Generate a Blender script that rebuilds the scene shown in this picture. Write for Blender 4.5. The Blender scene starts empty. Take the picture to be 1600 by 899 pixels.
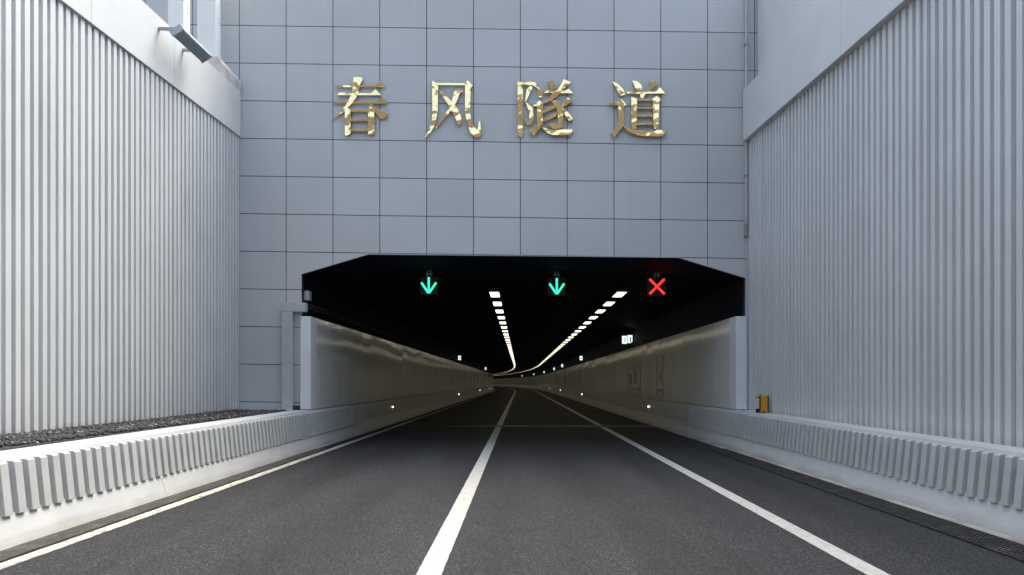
import bpy, bmesh, math, random
from mathutils import Vector, Matrix, noise as mnoise

random.seed(7)
S = bpy.context.scene
COL = S.collection

# ------------------------------------------------------------------ camera
F = 1155.6            # focal length in photo pixels
VX, VY = 812.0, 598.0  # vanishing point of the road in the photo
EYE = 1.486
cam_d = bpy.data.cameras.new("camera")
cam = bpy.data.objects.new("camera", cam_d)
COL.objects.link(cam)
cam.location = (0, 0, EYE)
cam.rotation_euler = (math.radians(90), 0, 0)
cam_d.sensor_width = 36.0
cam_d.lens = 26.0
cam_d.shift_x = -(VX - 800) / 1600.0
cam_d.shift_y = (VY - 449.5) / 1600.0
cam_d.clip_start = 0.05
cam_d.clip_end = 3000
S.camera = cam

# ------------------------------------------------------------------ light
SUN_DIR = Vector((0.30, 0.37, 0.86)).normalized()     # towards the sun
elev = math.asin(SUN_DIR.z)
azim = math.atan2(SUN_DIR.x, SUN_DIR.y)
W = bpy.data.worlds.new("World")
S.world = W
W.use_nodes = True
wn = W.node_tree
bg = wn.nodes["Background"]
sky = wn.nodes.new("ShaderNodeTexSky")
sky.sky_type = 'NISHITA'
sky.sun_disc = False
sky.sun_elevation = elev
sky.sun_rotation = azim
sky.air_density = 1.0
sky.dust_density = 5.0
sky.ozone_density = 0.7
hs = wn.nodes.new("ShaderNodeHueSaturation")   # hazy overcast: paler than a clear sky
hs.inputs['Saturation'].default_value = 0.68
wn.links.new(sky.outputs[0], hs.inputs['Color'])
tint = wn.nodes.new("ShaderNodeMixRGB")
tint.blend_type = 'MULTIPLY'
tint.inputs[0].default_value = 1.0
tint.inputs[2].default_value = (0.945, 1.0, 1.0, 1)
wn.links.new(hs.outputs[0], tint.inputs[1])
wn.links.new(tint.outputs[0], bg.inputs[0])
bg.inputs[1].default_value = 0.15
sun_d = bpy.data.lights.new("sun", 'SUN')
sun_d.energy = 0.42
sun_d.angle = math.radians(30)
sun_d.color = (1.0, 0.88, 0.66)
sun = bpy.data.objects.new("sun", sun_d)
sun.location = (20, -5, 40)
sun.rotation_euler = SUN_DIR.to_track_quat('Z', 'Y').to_euler()
COL.objects.link(sun)
S.view_settings.view_transform = 'Standard'
S.view_settings.look = 'None'
S.view_settings.gamma = 1.0
S.view_settings.exposure = 1.92
S.view_settings.use_curve_mapping = False
S.cycles.max_bounces = 8
S.cycles.diffuse_bounces = 5
S.cycles.glossy_bounces = 4
S.cycles.caustics_reflective = False
S.cycles.use_denoising = True


# ------------------------------------------------------------------ helpers
def px(x, y, Y):
    """photo pixel at depth Y -> world point"""
    return Vector(((x - VX) * Y / F, Y, EYE + (VY - y) * Y / F))


CY0, CR = 112.0, 1250.0     # tunnel bends left after CY0


def path(s, x=0.0, z=0.0):
    if s <= CY0:
        return Vector((x, s, z))
    t = (s - CY0) / CR
    return Vector((-CR + (CR + x) * math.cos(t), CY0 + (CR + x) * math.sin(t), z))


def heading(s):
    return 0.0 if s <= CY0 else (s - CY0) / CR


def obj(name, bm, mats, parent=None, smooth=False, bevel=0.0, origin=None):
    bmesh.ops.recalc_face_normals(bm, faces=bm.faces)
    me = bpy.data.meshes.new(name)
    if origin is not None:
        bmesh.ops.translate(bm, verts=bm.verts, vec=-Vector(origin))
    bm.to_mesh(me)
    bm.free()
    if not isinstance(mats, (list, tuple)):
        mats = [mats]
    for m in mats:
        me.materials.append(m)
    if smooth:
        me.polygons.foreach_set('use_smooth', [True] * len(me.polygons))
    o = bpy.data.objects.new(name, me)
    if origin is not None:
        o.location = origin
    COL.objects.link(o)
    if parent is not None:
        o.parent = parent
    if bevel > 0:
        b = o.modifiers.new("bevel", 'BEVEL')
        b.width = bevel
        b.segments = 2
        b.limit_method = 'ANGLE'
        b.angle_limit = math.radians(40)
    return o


def tag(o, label=None, cat=None, group=None, kind=None):
    if label: o['label'] = label
    if cat: o['category'] = cat
    if group: o['group'] = group
    if kind: o['kind'] = kind
    return o


def thing(name, label, cat, loc=(0, 0, 0), rz=0.0, group=None):
    o = bpy.data.objects.new(name, None)
    o.empty_display_size = 0.2
    o.location = loc
    o.rotation_euler = (0, 0, rz)
    COL.objects.link(o)
    return tag(o, label, cat, group)


def box(bm, x0, x1, y0, y1, z0, z1, mat=0, M=None):
    co = [(x0, y0, z0), (x1, y0, z0), (x1, y1, z0), (x0, y1, z0),
          (x0, y0, z1), (x1, y0, z1), (x1, y1, z1), (x0, y1, z1)]
    v = [bm.verts.new(M @ Vector(c) if M else c) for c in co]
    for f in ((0, 3, 2, 1), (4, 5, 6, 7), (0, 1, 5, 4), (1, 2, 6, 5), (2, 3, 7, 6), (3, 0, 4, 7)):
        fc = bm.faces.new([v[i] for i in f])
        fc.material_index = mat
    return v


def prism(bm, pts, y0, y1, mat=0):
    """polygon in XZ extruded from y0 to y1"""
    a = [bm.verts.new((p[0], y0, p[1])) for p in pts]
    b = [bm.verts.new((p[0], y1, p[1])) for p in pts]
    n = len(pts)
    bm.faces.new(a).material_index = mat
    bm.faces.new(list(reversed(b))).material_index = mat
    for i in range(n):
        bm.faces.new((a[i], b[i], b[(i + 1) % n], a[(i + 1) % n])).material_index = mat


def tube(bm, p0, p1, r, n=8, mat=0):
    p0, p1 = Vector(p0), Vector(p1)
    q = (p1 - p0).to_track_quat('Z', 'Y')
    A = [bm.verts.new(p0 + q @ Vector((r * math.cos(2 * math.pi * i / n), r * math.sin(2 * math.pi * i / n), 0))) for i in range(n)]
    B = [bm.verts.new(p1 + q @ Vector((r * math.cos(2 * math.pi * i / n), r * math.sin(2 * math.pi * i / n), 0))) for i in range(n)]
    for i in range(n):
        bm.faces.new((A[i], A[(i + 1) % n], B[(i + 1) % n], B[i])).material_index = mat
    bm.faces.new(list(reversed(A))).material_index = mat
    bm.faces.new(B).material_index = mat


def sweep(bm, prof, stations, closed=True, caps=True, mat=0):
    """prof: list of (x, z) or f(s)->list"""
    rings = []
    for s in stations:
        p = prof(s) if callable(prof) else prof
        rings.append([bm.verts.new(path(s, x, z)) for x, z in p])
    n = len(rings[0])
    for a, b in zip(rings, rings[1:]):
        for i in range(n if closed else n - 1):
            j = (i + 1) % n
            bm.faces.new((a[i], a[j], b[j], b[i])).material_index = mat
    if closed and caps:
        bm.faces.new(list(reversed(rings[0]))).material_index = mat
        bm.faces.new(rings[-1]).material_index = mat


def stations(a, b, step=4.0):
    n = max(1, int(round((b - a) / step)))
    return [a + (b - a) * i / n for i in range(n + 1)]


# ------------------------------------------------------------------ materials
def mat(name, col, rough=0.6, metal=0.0, var=0.0, vscale=3.0, vstretch=(1, 1, 1), bump=0.0, bscale=30.0,
        col2=None, spec=None, dirt=None, dscale=1.0, dstretch=(1, 1, 1), dlow=0.55, dhigh=0.75, damt=0.5, bdist=0.01,
        rvar=0.0, bdetail=3):
    m = bpy.data.materials.new(name)
    m.use_nodes = True
    nt = m.node_tree
    b = nt.nodes["Principled BSDF"]
    b.inputs['Roughness'].default_value = rough
    b.inputs['Metallic'].default_value = metal
    if spec is not None:
        b.inputs['Specular IOR Level'].default_value = spec
    tc = nt.nodes.new("ShaderNodeTexCoord")

    def noise(scale, stretch, detail=4, rough_=0.6):
        mp = nt.nodes.new("ShaderNodeMapping")
        mp.inputs['Scale'].default_value = stretch
        nt.links.new(tc.outputs['Object'], mp.inputs[0])
        n = nt.nodes.new("ShaderNodeTexNoise")
        n.inputs['Scale'].default_value = scale
        n.inputs['Detail'].default_value = detail
        n.inputs['Roughness'].default_value = rough_
        nt.links.new(mp.outputs[0], n.inputs['Vector'])
        return n
    c = (*col, 1)
    out = None
    if var > 0 or col2:
        n = noise(vscale, vstretch)
        r = nt.nodes.new("ShaderNodeValToRGB")
        lo = col2 if col2 else [v * (1 - var) for v in col]
        hi = col if col2 else [min(1, v * (1 + var)) for v in col]
        r.color_ramp.elements[0].position = 0.35
        r.color_ramp.elements[1].position = 0.65
        r.color_ramp.elements[0].color = (*lo, 1)
        r.color_ramp.elements[1].color = (*hi, 1)
        nt.links.new(n.outputs[0], r.inputs[0])
        out = r.outputs[0]
    if dirt:
        n = noise(dscale, dstretch, 6, 0.65)
        r = nt.nodes.new("ShaderNodeMapRange")
        r.inputs[1].default_value = dlow
        r.inputs[2].default_value = dhigh
        r.inputs[3].default_value = 0
        r.inputs[4].default_value = damt
        nt.links.new(n.outputs[0], r.inputs[0])
        mx = nt.nodes.new("ShaderNodeMixRGB")
        nt.links.new(r.outputs[0], mx.inputs[0])
        if out: nt.links.new(out, mx.inputs[1])
        else: mx.inputs[1].default_value = c
        mx.inputs[2].default_value = (*dirt, 1)
        out = mx.outputs[0]
    if out: nt.links.new(out, b.inputs['Base Color'])
    else: b.inputs['Base Color'].default_value = c
    if rvar > 0:
        n = noise(vscale * 0.7, vstretch)
        r = nt.nodes.new("ShaderNodeMapRange")
        r.inputs[3].default_value = max(0.02, rough - rvar)
        r.inputs[4].default_value = min(1, rough + rvar)
        nt.links.new(n.outputs[0], r.inputs[0])
        nt.links.new(r.outputs[0], b.inputs['Roughness'])
    if bump > 0:
        n = noise(bscale, (1, 1, 1), bdetail)
        bp = nt.nodes.new("ShaderNodeBump")
        bp.inputs['Strength'].default_value = bump
        bp.inputs['Distance'].default_value = bdist
        nt.links.new(n.outputs[0], bp.inputs['Height'])
        nt.links.new(bp.outputs[0], b.inputs['Normal'])
    return m


def emit(name, col, strength, base=(0.1, 0.1, 0.1)):
    m = bpy.data.materials.new(name)
    m.use_nodes = True
    b = m.node_tree.nodes["Principled BSDF"]
    b.inputs['Base Color'].default_value = (*base, 1)
    b.inputs['Emission Color'].default_value = (*col, 1)
    b.inputs['Emission Strength'].default_value = strength
    b.inputs['Roughness'].default_value = 0.5
    return m


def asphalt_mat():
    m = bpy.data.materials.new("asphalt")
    m.use_nodes = True
    nt = m.node_tree
    b = nt.nodes["Principled BSDF"]
    tc = nt.nodes.new("ShaderNodeTexCoord")
    L = nt.links.new
    v = nt.nodes.new("ShaderNodeTexVoronoi"); v.inputs['Scale'].default_value = 108
    L(tc.outputs['Object'], v.inputs['Vector'])
    hsv = nt.nodes.new("ShaderNodeSeparateColor")
    L(v.outputs['Color'], hsv.inputs[0])
    r = nt.nodes.new("ShaderNodeValToRGB")
    e = r.color_ramp.elements
    e[0].position = 0.0; e[0].color = (0.004, 0.004, 0.005, 1)
    e[1].position = 0.62; e[1].color = (0.0195, 0.020, 0.0228, 1)
    x = e.new(0.93); x.color = (0.048, 0.0485, 0.052, 1)
    x = e.new(1.0); x.color = (0.12, 0.12, 0.122, 1)
    L(hsv.outputs[0], r.inputs[0])
    # broad wear: streaks along the traffic
    mp = nt.nodes.new("ShaderNodeMapping"); mp.inputs['Scale'].default_value = (1.3, 0.12, 1)
    L(tc.outputs['Object'], mp.inputs[0])
    n = nt.nodes.new("ShaderNodeTexNoise"); n.inputs['Scale'].default_value = 1.0; n.inputs['Detail'].default_value = 6
    L(mp.outputs[0], n.inputs['Vector'])
    mr = nt.nodes.new("ShaderNodeMapRange")
    mr.inputs[1].default_value = 0.3; mr.inputs[2].default_value = 0.7
    mr.inputs[3].default_value = 0.62; mr.inputs[4].default_value = 1.32
    L(n.outputs[0], mr.inputs[0])
    n2 = nt.nodes.new("ShaderNodeTexNoise"); n2.inputs['Scale'].default_value = 2.2; n2.inputs['Detail'].default_value = 8
    L(tc.outputs['Object'], n2.inputs['Vector'])
    mr2 = nt.nodes.new("ShaderNodeMapRange")
    mr2.inputs[1].default_value = 0.3; mr2.inputs[2].default_value = 0.7
    mr2.inputs[3].default_value = 0.92; mr2.inputs[4].default_value = 1.08
    L(n2.outputs[0], mr2.inputs[0])
    mu = nt.nodes.new("ShaderNodeMath"); mu.operation = 'MULTIPLY'
    L(mr.outputs[0], mu.inputs[0]); L(mr2.outputs[0], mu.inputs[1])
    mx = nt.nodes.new("ShaderNodeMixRGB"); mx.blend_type = 'MULTIPLY'; mx.inputs[0].default_value = 1
    L(r.outputs[0], mx.inputs[1]); L(mu.outputs[0], mx.inputs[2])
    L(mx.outputs[0], b.inputs['Base Color'])
    b.inputs['Roughness'].default_value = 0.8
    b.inputs['Specular IOR Level'].default_value = 0.25
    bp = nt.nodes.new("ShaderNodeBump"); bp.inputs['Strength'].default_value = 0.6; bp.inputs['Distance'].default_value = 0.004
    L(v.outputs['Distance'], bp.inputs['Height'])
    L(bp.outputs[0], b.inputs['Normal'])
    return m


M_asphalt = asphalt_mat()
M_line = mat("road_paint", (0.45, 0.44, 0.405), 0.6, var=0.08, vscale=9, dirt=(0.17, 0.165, 0.16), dscale=22, dstretch=(1, 0.45, 1), dlow=0.48, dhigh=0.72, damt=0.6, bump=0.3, bscale=120, bdist=0.003)
M_edge = mat("edge_paint", (0.52, 0.485, 0.40), 0.65, var=0.2, vscale=6, dirt=(0.10, 0.09, 0.08), dscale=11, dstretch=(1, 0.6, 1), dlow=0.46, dhigh=0.66, damt=0.8, bump=0.4, bscale=90, bdist=0.004)
M_kerb = mat("barrier_concrete", (0.51, 0.51, 0.505), 0.6, var=0.05, vscale=2.0, dirt=(0.42, 0.41, 0.39), dscale=1.6, dstretch=(1, 0.6, 3), dlow=0.52, dhigh=0.8, damt=0.45, bump=0.12, bscale=40, bdist=0.004)
def foot_stain(m, z_off=0.0, col=(0.27, 0.25, 0.22), amt=0.75, spread=-0.20, scale=1.1):
    """road dirt splashed up the foot of the barrier"""
    nt = m.node_tree
    b = nt.nodes["Principled BSDF"]
    src = b.inputs['Base Color'].links[0].from_socket
    tc = nt.nodes.new("ShaderNodeTexCoord")
    sx = nt.nodes.new("ShaderNodeSeparateXYZ")
    nt.links.new(tc.outputs['Object'], sx.inputs[0])
    n = nt.nodes.new("ShaderNodeTexNoise"); n.inputs['Scale'].default_value = scale; n.inputs['Detail'].default_value = 7
    mp = nt.nodes.new("ShaderNodeMapping"); mp.inputs['Scale'].default_value = (1, 0.8, 2)
    nt.links.new(tc.outputs['Object'], mp.inputs[0]); nt.links.new(mp.outputs[0], n.inputs['Vector'])
    a = nt.nodes.new("ShaderNodeMath"); a.operation = 'MULTIPLY_ADD'
    nt.links.new(n.outputs[0], a.inputs[0]); a.inputs[1].default_value = spread
    nt.links.new(sx.outputs['Z'], a.inputs[2])
    r = nt.nodes.new("ShaderNodeMapRange")
    r.inputs[1].default_value = -0.10 + z_off; r.inputs[2].default_value = z_off
    r.inputs[3].default_value = amt; r.inputs[4].default_value = 0.0
    nt.links.new(a.outputs[0], r.inputs[0])
    mx = nt.nodes.new("ShaderNodeMixRGB")
    nt.links.new(r.outputs[0], mx.inputs[0]); nt.links.new(src, mx.inputs[1])
    mx.inputs[2].default_value = (*col, 1)
    nt.links.new(mx.outputs[0], b.inputs['Base Color'])


foot_stain(M_kerb)
M_kerbrib = mat("barrier_rib_concrete", (0.45, 0.455, 0.45), 0.65, var=0.05, vscale=2.5, dirt=(0.33, 0.32, 0.30), dscale=2.2, dstretch=(1, 1, 2), dlow=0.5, dhigh=0.8, damt=0.4, bump=0.12, bscale=40, bdist=0.004)
M_footdirt = mat("gutter_concrete", (0.40, 0.37, 0.33), 0.8, var=0.25, vscale=3, vstretch=(1, 0.4, 1), dirt=(0.13, 0.12, 0.11), dscale=2.5, dstretch=(1, 0.4, 1), dlow=0.48, dhigh=0.7, damt=0.8, bump=0.3, bscale=60)
M_rib = mat("ribbed_metal", (0.56, 0.565, 0.57), 0.5, var=0.035, vscale=0.8, dirt=(0.47, 0.46, 0.45), dscale=2.0, dstretch=(1, 1, 0.15), dlow=0.55, dhigh=0.8, damt=0.35, bump=0.05, bscale=3, bdist=0.02)
foot_stain(M_rib, 0.80, (0.32, 0.25, 0.19), 0.28, -0.30, 1.6)
M_fascia = mat("fascia_render", (0.56, 0.56, 0.56), 0.6, var=0.035, vscale=0.9, dirt=(0.5, 0.5, 0.5), dscale=1.2, dstretch=(1, 1, 0.25), dlow=0.55, dhigh=0.8, damt=0.35, bump=0.06, bscale=5, bdist=0.02)
M_tile = mat("portal_panel", (0.47, 0.485, 0.495), 0.38, var=0.03, vscale=0.5, dirt=(0.37, 0.385, 0.395), dscale=2.2, dstretch=(1, 1, 0.12), dlow=0.56, dhigh=0.85, damt=0.35, bump=0.02, bscale=2, bdist=0.02)
M_tiles = [M_tile]
for nm_, k_ in (("portal_panel_paler", 1.035), ("portal_panel_duller", 0.965)):
    M_tiles.append(mat(nm_, (0.47 * k_, 0.485 * k_, 0.495 * k_), 0.36, var=0.03, vscale=0.5, dirt=(0.36, 0.375, 0.385), dscale=2.2, dstretch=(1, 1, 0.12), dlow=0.56, dhigh=0.85, damt=0.35, bump=0.02, bscale=2, bdist=0.02))
M_joint = mat("panel_joint", (0.045, 0.05, 0.06), 0.9)
M_duct = mat("painted_duct", (0.42, 0.435, 0.455), 0.5, var=0.06, vscale=3, bump=0.04, bscale=20)
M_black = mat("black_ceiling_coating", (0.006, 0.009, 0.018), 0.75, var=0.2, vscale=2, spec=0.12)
M_panel = mat("enamel_panel", (0.76, 0.755, 0.715), 0.10, var=0.03, vscale=1.5, bump=0.055, bscale=0.9, bdist=0.03, rvar=0.03)
M_post = mat("white_post", (0.68, 0.70, 0.72), 0.45, var=0.03, vscale=2)
M_gold = mat("gold_mirror_metal", (0.92, 0.71, 0.36), 0.07, metal=1.0, var=0.08, vscale=4, bump=0.24, bscale=1.5, bdist=0.16, rvar=0.03, bdetail=2.5)
M_golds = mat("gold_edge", (0.55, 0.38, 0.14), 0.3, metal=1.0)
M_dark = mat("dark_housing", (0.018, 0.018, 0.02), 0.5)
M_ledback = mat("led_matrix_face", (0.007, 0.0065, 0.0065), 0.5)
M_lampbody = mat("lamp_housing", (0.06, 0.062, 0.065), 0.5)
M_lamp = emit("lamp_diffuser", (1.0, 0.91, 0.65), 1.05, (0.8, 0.8, 0.75))
M_green = emit("green_led", (0.045, 0.95, 0.58), 0.46)
M_red = emit("red_led", (1.0, 0.028, 0.018), 0.7)
M_white = emit("lit_sign_face", (0.80, 1.0, 0.93), 0.30, (0.7, 0.7, 0.7))
M_signdark = mat("sign_symbol", (0.02, 0.06, 0.045), 0.5)
M_kl_white = emit("marker_white", (0.95, 0.97, 1.0), 3.5)
M_kl_warm = emit("marker_warm", (1.0, 0.75, 0.45), 2.5)
M_flood = mat("floodlight_grey", (0.36, 0.41, 0.45), 0.45, var=0.06, vscale=5, bump=0.05, bscale=40)
M_steel = mat("galvanised_steel", (0.34, 0.34, 0.34), 0.45, metal=0.6, var=0.1, vscale=8)
M_grate = mat("cast_iron", (0.04, 0.038, 0.036), 0.6, metal=0.3, var=0.3, vscale=8, dirt=(0.2, 0.17, 0.14), dscale=3, damt=0.5)
M_grate2 = mat("worn_iron", (0.07, 0.066, 0.06), 0.6, metal=0.2, var=0.3, vscale=20, dirt=(0.22, 0.19, 0.15), dscale=4, damt=0.4, dlow=0.5, dhigh=0.65)
M_pit = mat("drain_pit", (0.012, 0.012, 0.012), 0.9)
M_column = mat("white_column", (0.72, 0.73, 0.74), 0.45, var=0.03, vscale=2)
M_plinth = mat("raw_concrete", (0.50, 0.475, 0.45), 0.8, var=0.15, vscale=4, bump=0.2, bscale=30)
M_yellow = mat("yellow_plastic", (0.66, 0.32, 0.015), 0.4, var=0.06, vscale=10)
M_label = mat("pale_label", (0.55, 0.52, 0.52), 0.5)
M_stone = mat("grey_stone", (0.075, 0.073, 0.074), 0.8, col2=(0.028, 0.027, 0.03), vscale=14)
M_stone2 = mat("pale_stone", (0.32, 0.30, 0.29), 0.8, col2=(0.16, 0.15, 0.15), vscale=14)
M_stone3 = mat("black_stone", (0.03, 0.03, 0.032), 0.7, col2=(0.012, 0.012, 0.014), vscale=14)
M_soil = mat("gravel_base", (0.055, 0.052, 0.052), 0.95, var=0.4, vscale=30, bump=0.5, bscale=60)
M_joint2 = mat("expansion_rubber", (0.018, 0.018, 0.02), 0.5)
M_mark = mat("dark_print", (0.22, 0.205, 0.18), 0.6)
M_ground = mat("bare_ground", (0.2, 0.18, 0.15), 0.95, var=0.2, vscale=0.2)

# ------------------------------------------------------------------ geometry constants
YP = 17.0                      # portal plane
SH = 0.0145                    # slight cross-fall of the panel rows
A = (-5.016, 3.987); B = (-3.486, 4.443); C = (3.648, 4.369); D = (5.193, 3.898)
END = 400.0


def lwx(Y):                    # left retaining wall face
    return -5.74 - 0.041 * Y


RWX = 5.235                    # right retaining wall face


def kz(Y):                     # barrier height follows the ramp slightly
    return 0.76 + 0.0055 * max(-20, min(Y, 17))


# ------------------------------------------------------------------ ground and road
bm = bmesh.new()
for a in ((-1200, -1200), (1200, -1200), (1200, 1200), (-1200, 1200)):
    bm.verts.new((a[0], a[1], -0.30))
bm.faces.new(bm.verts)
tag(obj("ground", bm, M_ground), kind='structure')

bm = bmesh.new()
st = stations(-60, CY0, 10) + stations(CY0, END, 6)[1:]
sweep(bm, [(-4.62, 0), (-4.62, -0.25), (4.76, -0.25), (4.76, 0)], st)
tag(obj("road", bm, M_asphalt), kind='structure')


def line(x0, x1, s0, s1, m):
    bm = bmesh.new()
    # thermoplastic edges are never quite straight
    w0, w1 = random.Random(s1 + x0), random.Random(s1 + x1)
    st_ = [s0]
    while st_[-1] < s1 - 0.3:
        y = st_[-1]
        st_.append(min(s1, y + (0.07 if 3.5 < y < 16 else 0.5 if 2 < y < 60 else 5)))
    st_[-1] = s1
    sweep(bm, lambda s: (lambda e, f: [(x0 + e, 0.001), (x0 + e, 0.005), (x1 + f, 0.005), (x1 + f, 0.001)])(
        w0.uniform(-0.0022, 0.0022), w1.uniform(-0.0022, 0.0022)), st_)
    return tag(obj("lane_marking", bm, m), kind='structure')


line(-0.80, -0.605, -60, END, M_line)
line(2.68, 2.855, -60, 10.9, M_line)
line(2.68, 2.855, 10.93, END, M_line)
line(-4.255, -4.115, -60, END, M_edge)

# gutter strips beside the barriers
bm = bmesh.new()
sweep(bm, [(4.56, 0.001), (4.56, 0.006), (4.765, 0.012), (4.765, 0.001)], stations(-60, END, 6))
tag(obj("gutter_strip", bm, M_footdirt), kind='structure')
bm = bmesh.new()
sweep(bm, [(-4.63, 0.001), (-4.63, 0.012), (-4.53, 0.006), (-4.53, 0.001)], stations(-60, END, 6))
tag(obj("gutter_strip", bm, M_footdirt), kind='structure')


# unseen ridge added behind the camera, a dark mass for the gold to mirror
bm = bmesh.new()
rows = []
for i in range(61):
    x = -240 + 8 * i
    h = 55 + 10 * mnoise.noise((x * 0.03, 3.1, 0)) + 5 * mnoise.noise((x * 0.13, 1.7, 0)) + 3 * mnoise.noise((x * 0.4, 0.7, 0))
    rows.append([bm.verts.new(v) for v in ((x, -95, -0.4), (x, -104, h * 0.55), (x, -115, h), (x, -160, h * 0.7), (x, -220, -0.4))])
for a, b in zip(rows, rows[1:]):
    for i in range(4):
        bm.faces.new((a[i], a[i + 1], b[i + 1], b[i]))
M_ridge = mat("ridge_backdrop", (0.085, 0.08, 0.075), 0.9, var=0.5, vscale=0.25, bump=0.8, bscale=0.5, bdist=1.0)
tag(obj("added_ridge", bm, M_ridge), kind='structure')


# drain gratings
def grate(xa, xb, y0, y1, label, m):
    t = thing("drain_grate", label, "drain", ((xa + xb) / 2, y0, 0), group="drain gratings along the road edges")
    w = (xb - xa) / 2
    L = y1 - y0
    bm = bmesh.new()
    box(bm, -w, w, 0, L, 0.001, 0.004)
    obj("channel", bm, M_pit, t)
    bm = bmesh.new()
    n = 7
    for i in range(n + 1):
        x = -w + 2 * w * i / n
        box(bm, x - 0.009, x + 0.009, 0, L, 0.0045, 0.020)
    y = 0.0
    k = 0
    while y < L - 0.02:
        hw = 0.007 if k % 8 else 0.016
        box(bm, -w + 0.0095, w - 0.0095, y, y + 2 * hw, 0.0045, 0.0165)
        y += 0.0625
        k += 1
    obj("bars", bm, m, t)
    return t


grate(4.17, 4.55, -4, 16.4, "black iron drain grating on the right shoulder below the blue-grey barrier", M_grate)
grate(-4.52, -4.29, -4, 16.4, "narrow dark drain grating between the left barrier and the yellowed edge line", M_grate2)

# transverse joint in the road just inside the portal
bm = bmesh.new()
box(bm, -4.05, 4.5, 24.6, 24.95, 0.0055, 0.0105, 0)
box(bm, -4.05, 4.5, 25.35, 25.6, 0.0055, 0.0105, 0)
x = -4.0
while x < 4.45:
    box(bm, x, x + 0.035, 24.98, 25.32, 0.0055, 0.013, 1 if -0.5 < x < 0.25 else 0)
    x += 0.085
t = obj("expansion_joint", bm, [M_joint2, M_steel])
tag(t, "dark comb-toothed expansion joint crossing the road inside the tunnel mouth", "expansion joint")


# ------------------------------------------------------------------ crash barriers
def barrier(side, label):
    t = thing("crash_barrier", label, "barrier", (0, 0, 0), group="ribbed concrete crash barriers along the road")
    off = 0.0 if side > 0 else -0.13

    def X(x):
        return side * (x + off)
    back = 5.24 if side > 0 else 5.30

    def prof(s):
        k = kz(s) / 0.80
        bk = back if s <= YP else 4.985 + (0 if side > 0 else 0.0)
        return [(X(4.70), 0.0), (X(4.725), 0.06), (X(4.80), 0.29 * k), (X(4.838), 0.30 * k), (X(4.882), 0.765 * k),
                (X(4.892), 0.80 * k), (X(bk), 0.805 * k), (X(bk), 0.0)]
    bm = bmesh.new()
    sweep(bm, prof, stations(-20, 16.98, 1.85))
    # lower plain wall inside the tunnel

    def prof2(s):
        k = kz(s) / 0.80
        e = min(1, max(0, (s - 21.3) / 0.6))
        up = 0.035 * e
        return [(X(4.70), 0.0), (X(4.725), 0.06), (X(4.80), 0.29 * k), (X(4.838 - 0.025 * e), 0.30 * k), (X(4.882 - up), 0.765 * k),
                (X(4.892 - up), 0.80 * k), (X(5.12), 0.805 * k), (X(5.12), 0.0)]
    sweep(bm, prof2, [16.98, 19, 21.3, 21.9] + stations(24, CY0, 8) + stations(CY0, END, 6)[1:], caps=True)
    obj("barrier_wall", bm, M_kerb, t)
    bm = bmesh.new()
    y = -8.0
    while y < 21.3:
        k = kz(y) / 0.80
        fr = [(4.762, 0.275 * k), (4.812, 0.752 * k), (4.832, 0.765 * k), (4.91, 0.765 * k), (4.87, 0.275 * k)]
        j = random.uniform(-0.002, 0.002)
        a = [bm.verts.new((X(p[0]), y + j, p[1])) for p in fr]
        b = [bm.verts.new((X(p[0]), y + j + 0.108, p[1])) for p in fr]
        bm.faces.new(a); bm.faces.new(list(reversed(b)))
        for i in range(5):
            bm.faces.new((a[i], b[i], b[(i + 1) % 5], a[(i + 1) % 5]))
        y += 0.188
    obj("ribs", bm, M_kerbrib, t, bevel=0.005)
    # construction joints
    for y in ((12.9, 5.4) if side > 0 else (9.6, 3.1)):
        bm = bmesh.new()
        k = kz(y) / 0.8
        fr = [(4.697, 0.01), (4.7215, 0.0605), (4.7965, 0.292 * k), (4.803, 0.292 * k), (4.728, 0.06), (4.704, 0.01)]
        a = [bm.verts.new((X(p[0]), y, p[1])) for p in fr]
        b = [bm.verts.new((X(p[0]), y + 0.014, p[1])) for p in fr]
        bm.faces.new(a); bm.faces.new(list(reversed(b)))
        for i in range(6):
            bm.faces.new((a[i], b[i], b[(i + 1) % 6], a[(i + 1) % 6]))
        obj("joint_seal", bm, M_plinth, t)
    return t


barrier(-1, "warm white ribbed concrete barrier on the left, with dark gravel behind it")
barrier(1, "blue-grey ribbed concrete barrier on the right, carrying the small yellow box")


# ------------------------------------------------------------------ retaining walls
def lfz(Y):   # lower edge of the left fascia
    return 7.12 - 0.075 * (17 - Y)


def lft(Y):
    return 8.15 - 0.080 * (17 - Y)


def rfz(Y):
    return 7.02 - 0.0625 * (17 - Y)


def rft(Y):
    return 8.17 - 0.066 * (17 - Y)


def corrugated(side, wx, topz, y0, y1, z0):
    """folded sheet: flat ribs with slanted sides; pitch .18 m"""
    pts = []
    y = y1
    d = 0.085
    while y > y0:
        pts += [(y, 0.0), (y - 0.100, 0.0), (y - 0.110, d), (y - 0.170, d)]
        y -= 0.18
    bm = bmesh.new()
    lo, hi = [], []
    jr = random.Random(int(y1 * 10) + side)
    for yy, dep in pts:
        x = wx(yy) + side * dep + (jr.uniform(-0.004, 0.004))
        yy = yy + jr.uniform(-0.003, 0.003)
        lo.append(bm.verts.new((x, yy, z0)))
        hi.append(bm.verts.new((x, yy, topz(yy) + 0.05)))
    for i in range(len(pts) - 1):
        bm.faces.new((lo[i], lo[i + 1], hi[i + 1], hi[i]))
    # backing plane
    bk = [bm.verts.new(v) for v in ((wx(y1) + side * 0.12, y1, z0), (wx(y0) + side * 0.12, y0, z0),
                                    (wx(y0) + side * 0.12, y0, topz(y0)), (wx(y1) + side * 0.12, y1, topz(y1)))]
    bm.faces.new(bk)
    return bm


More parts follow.
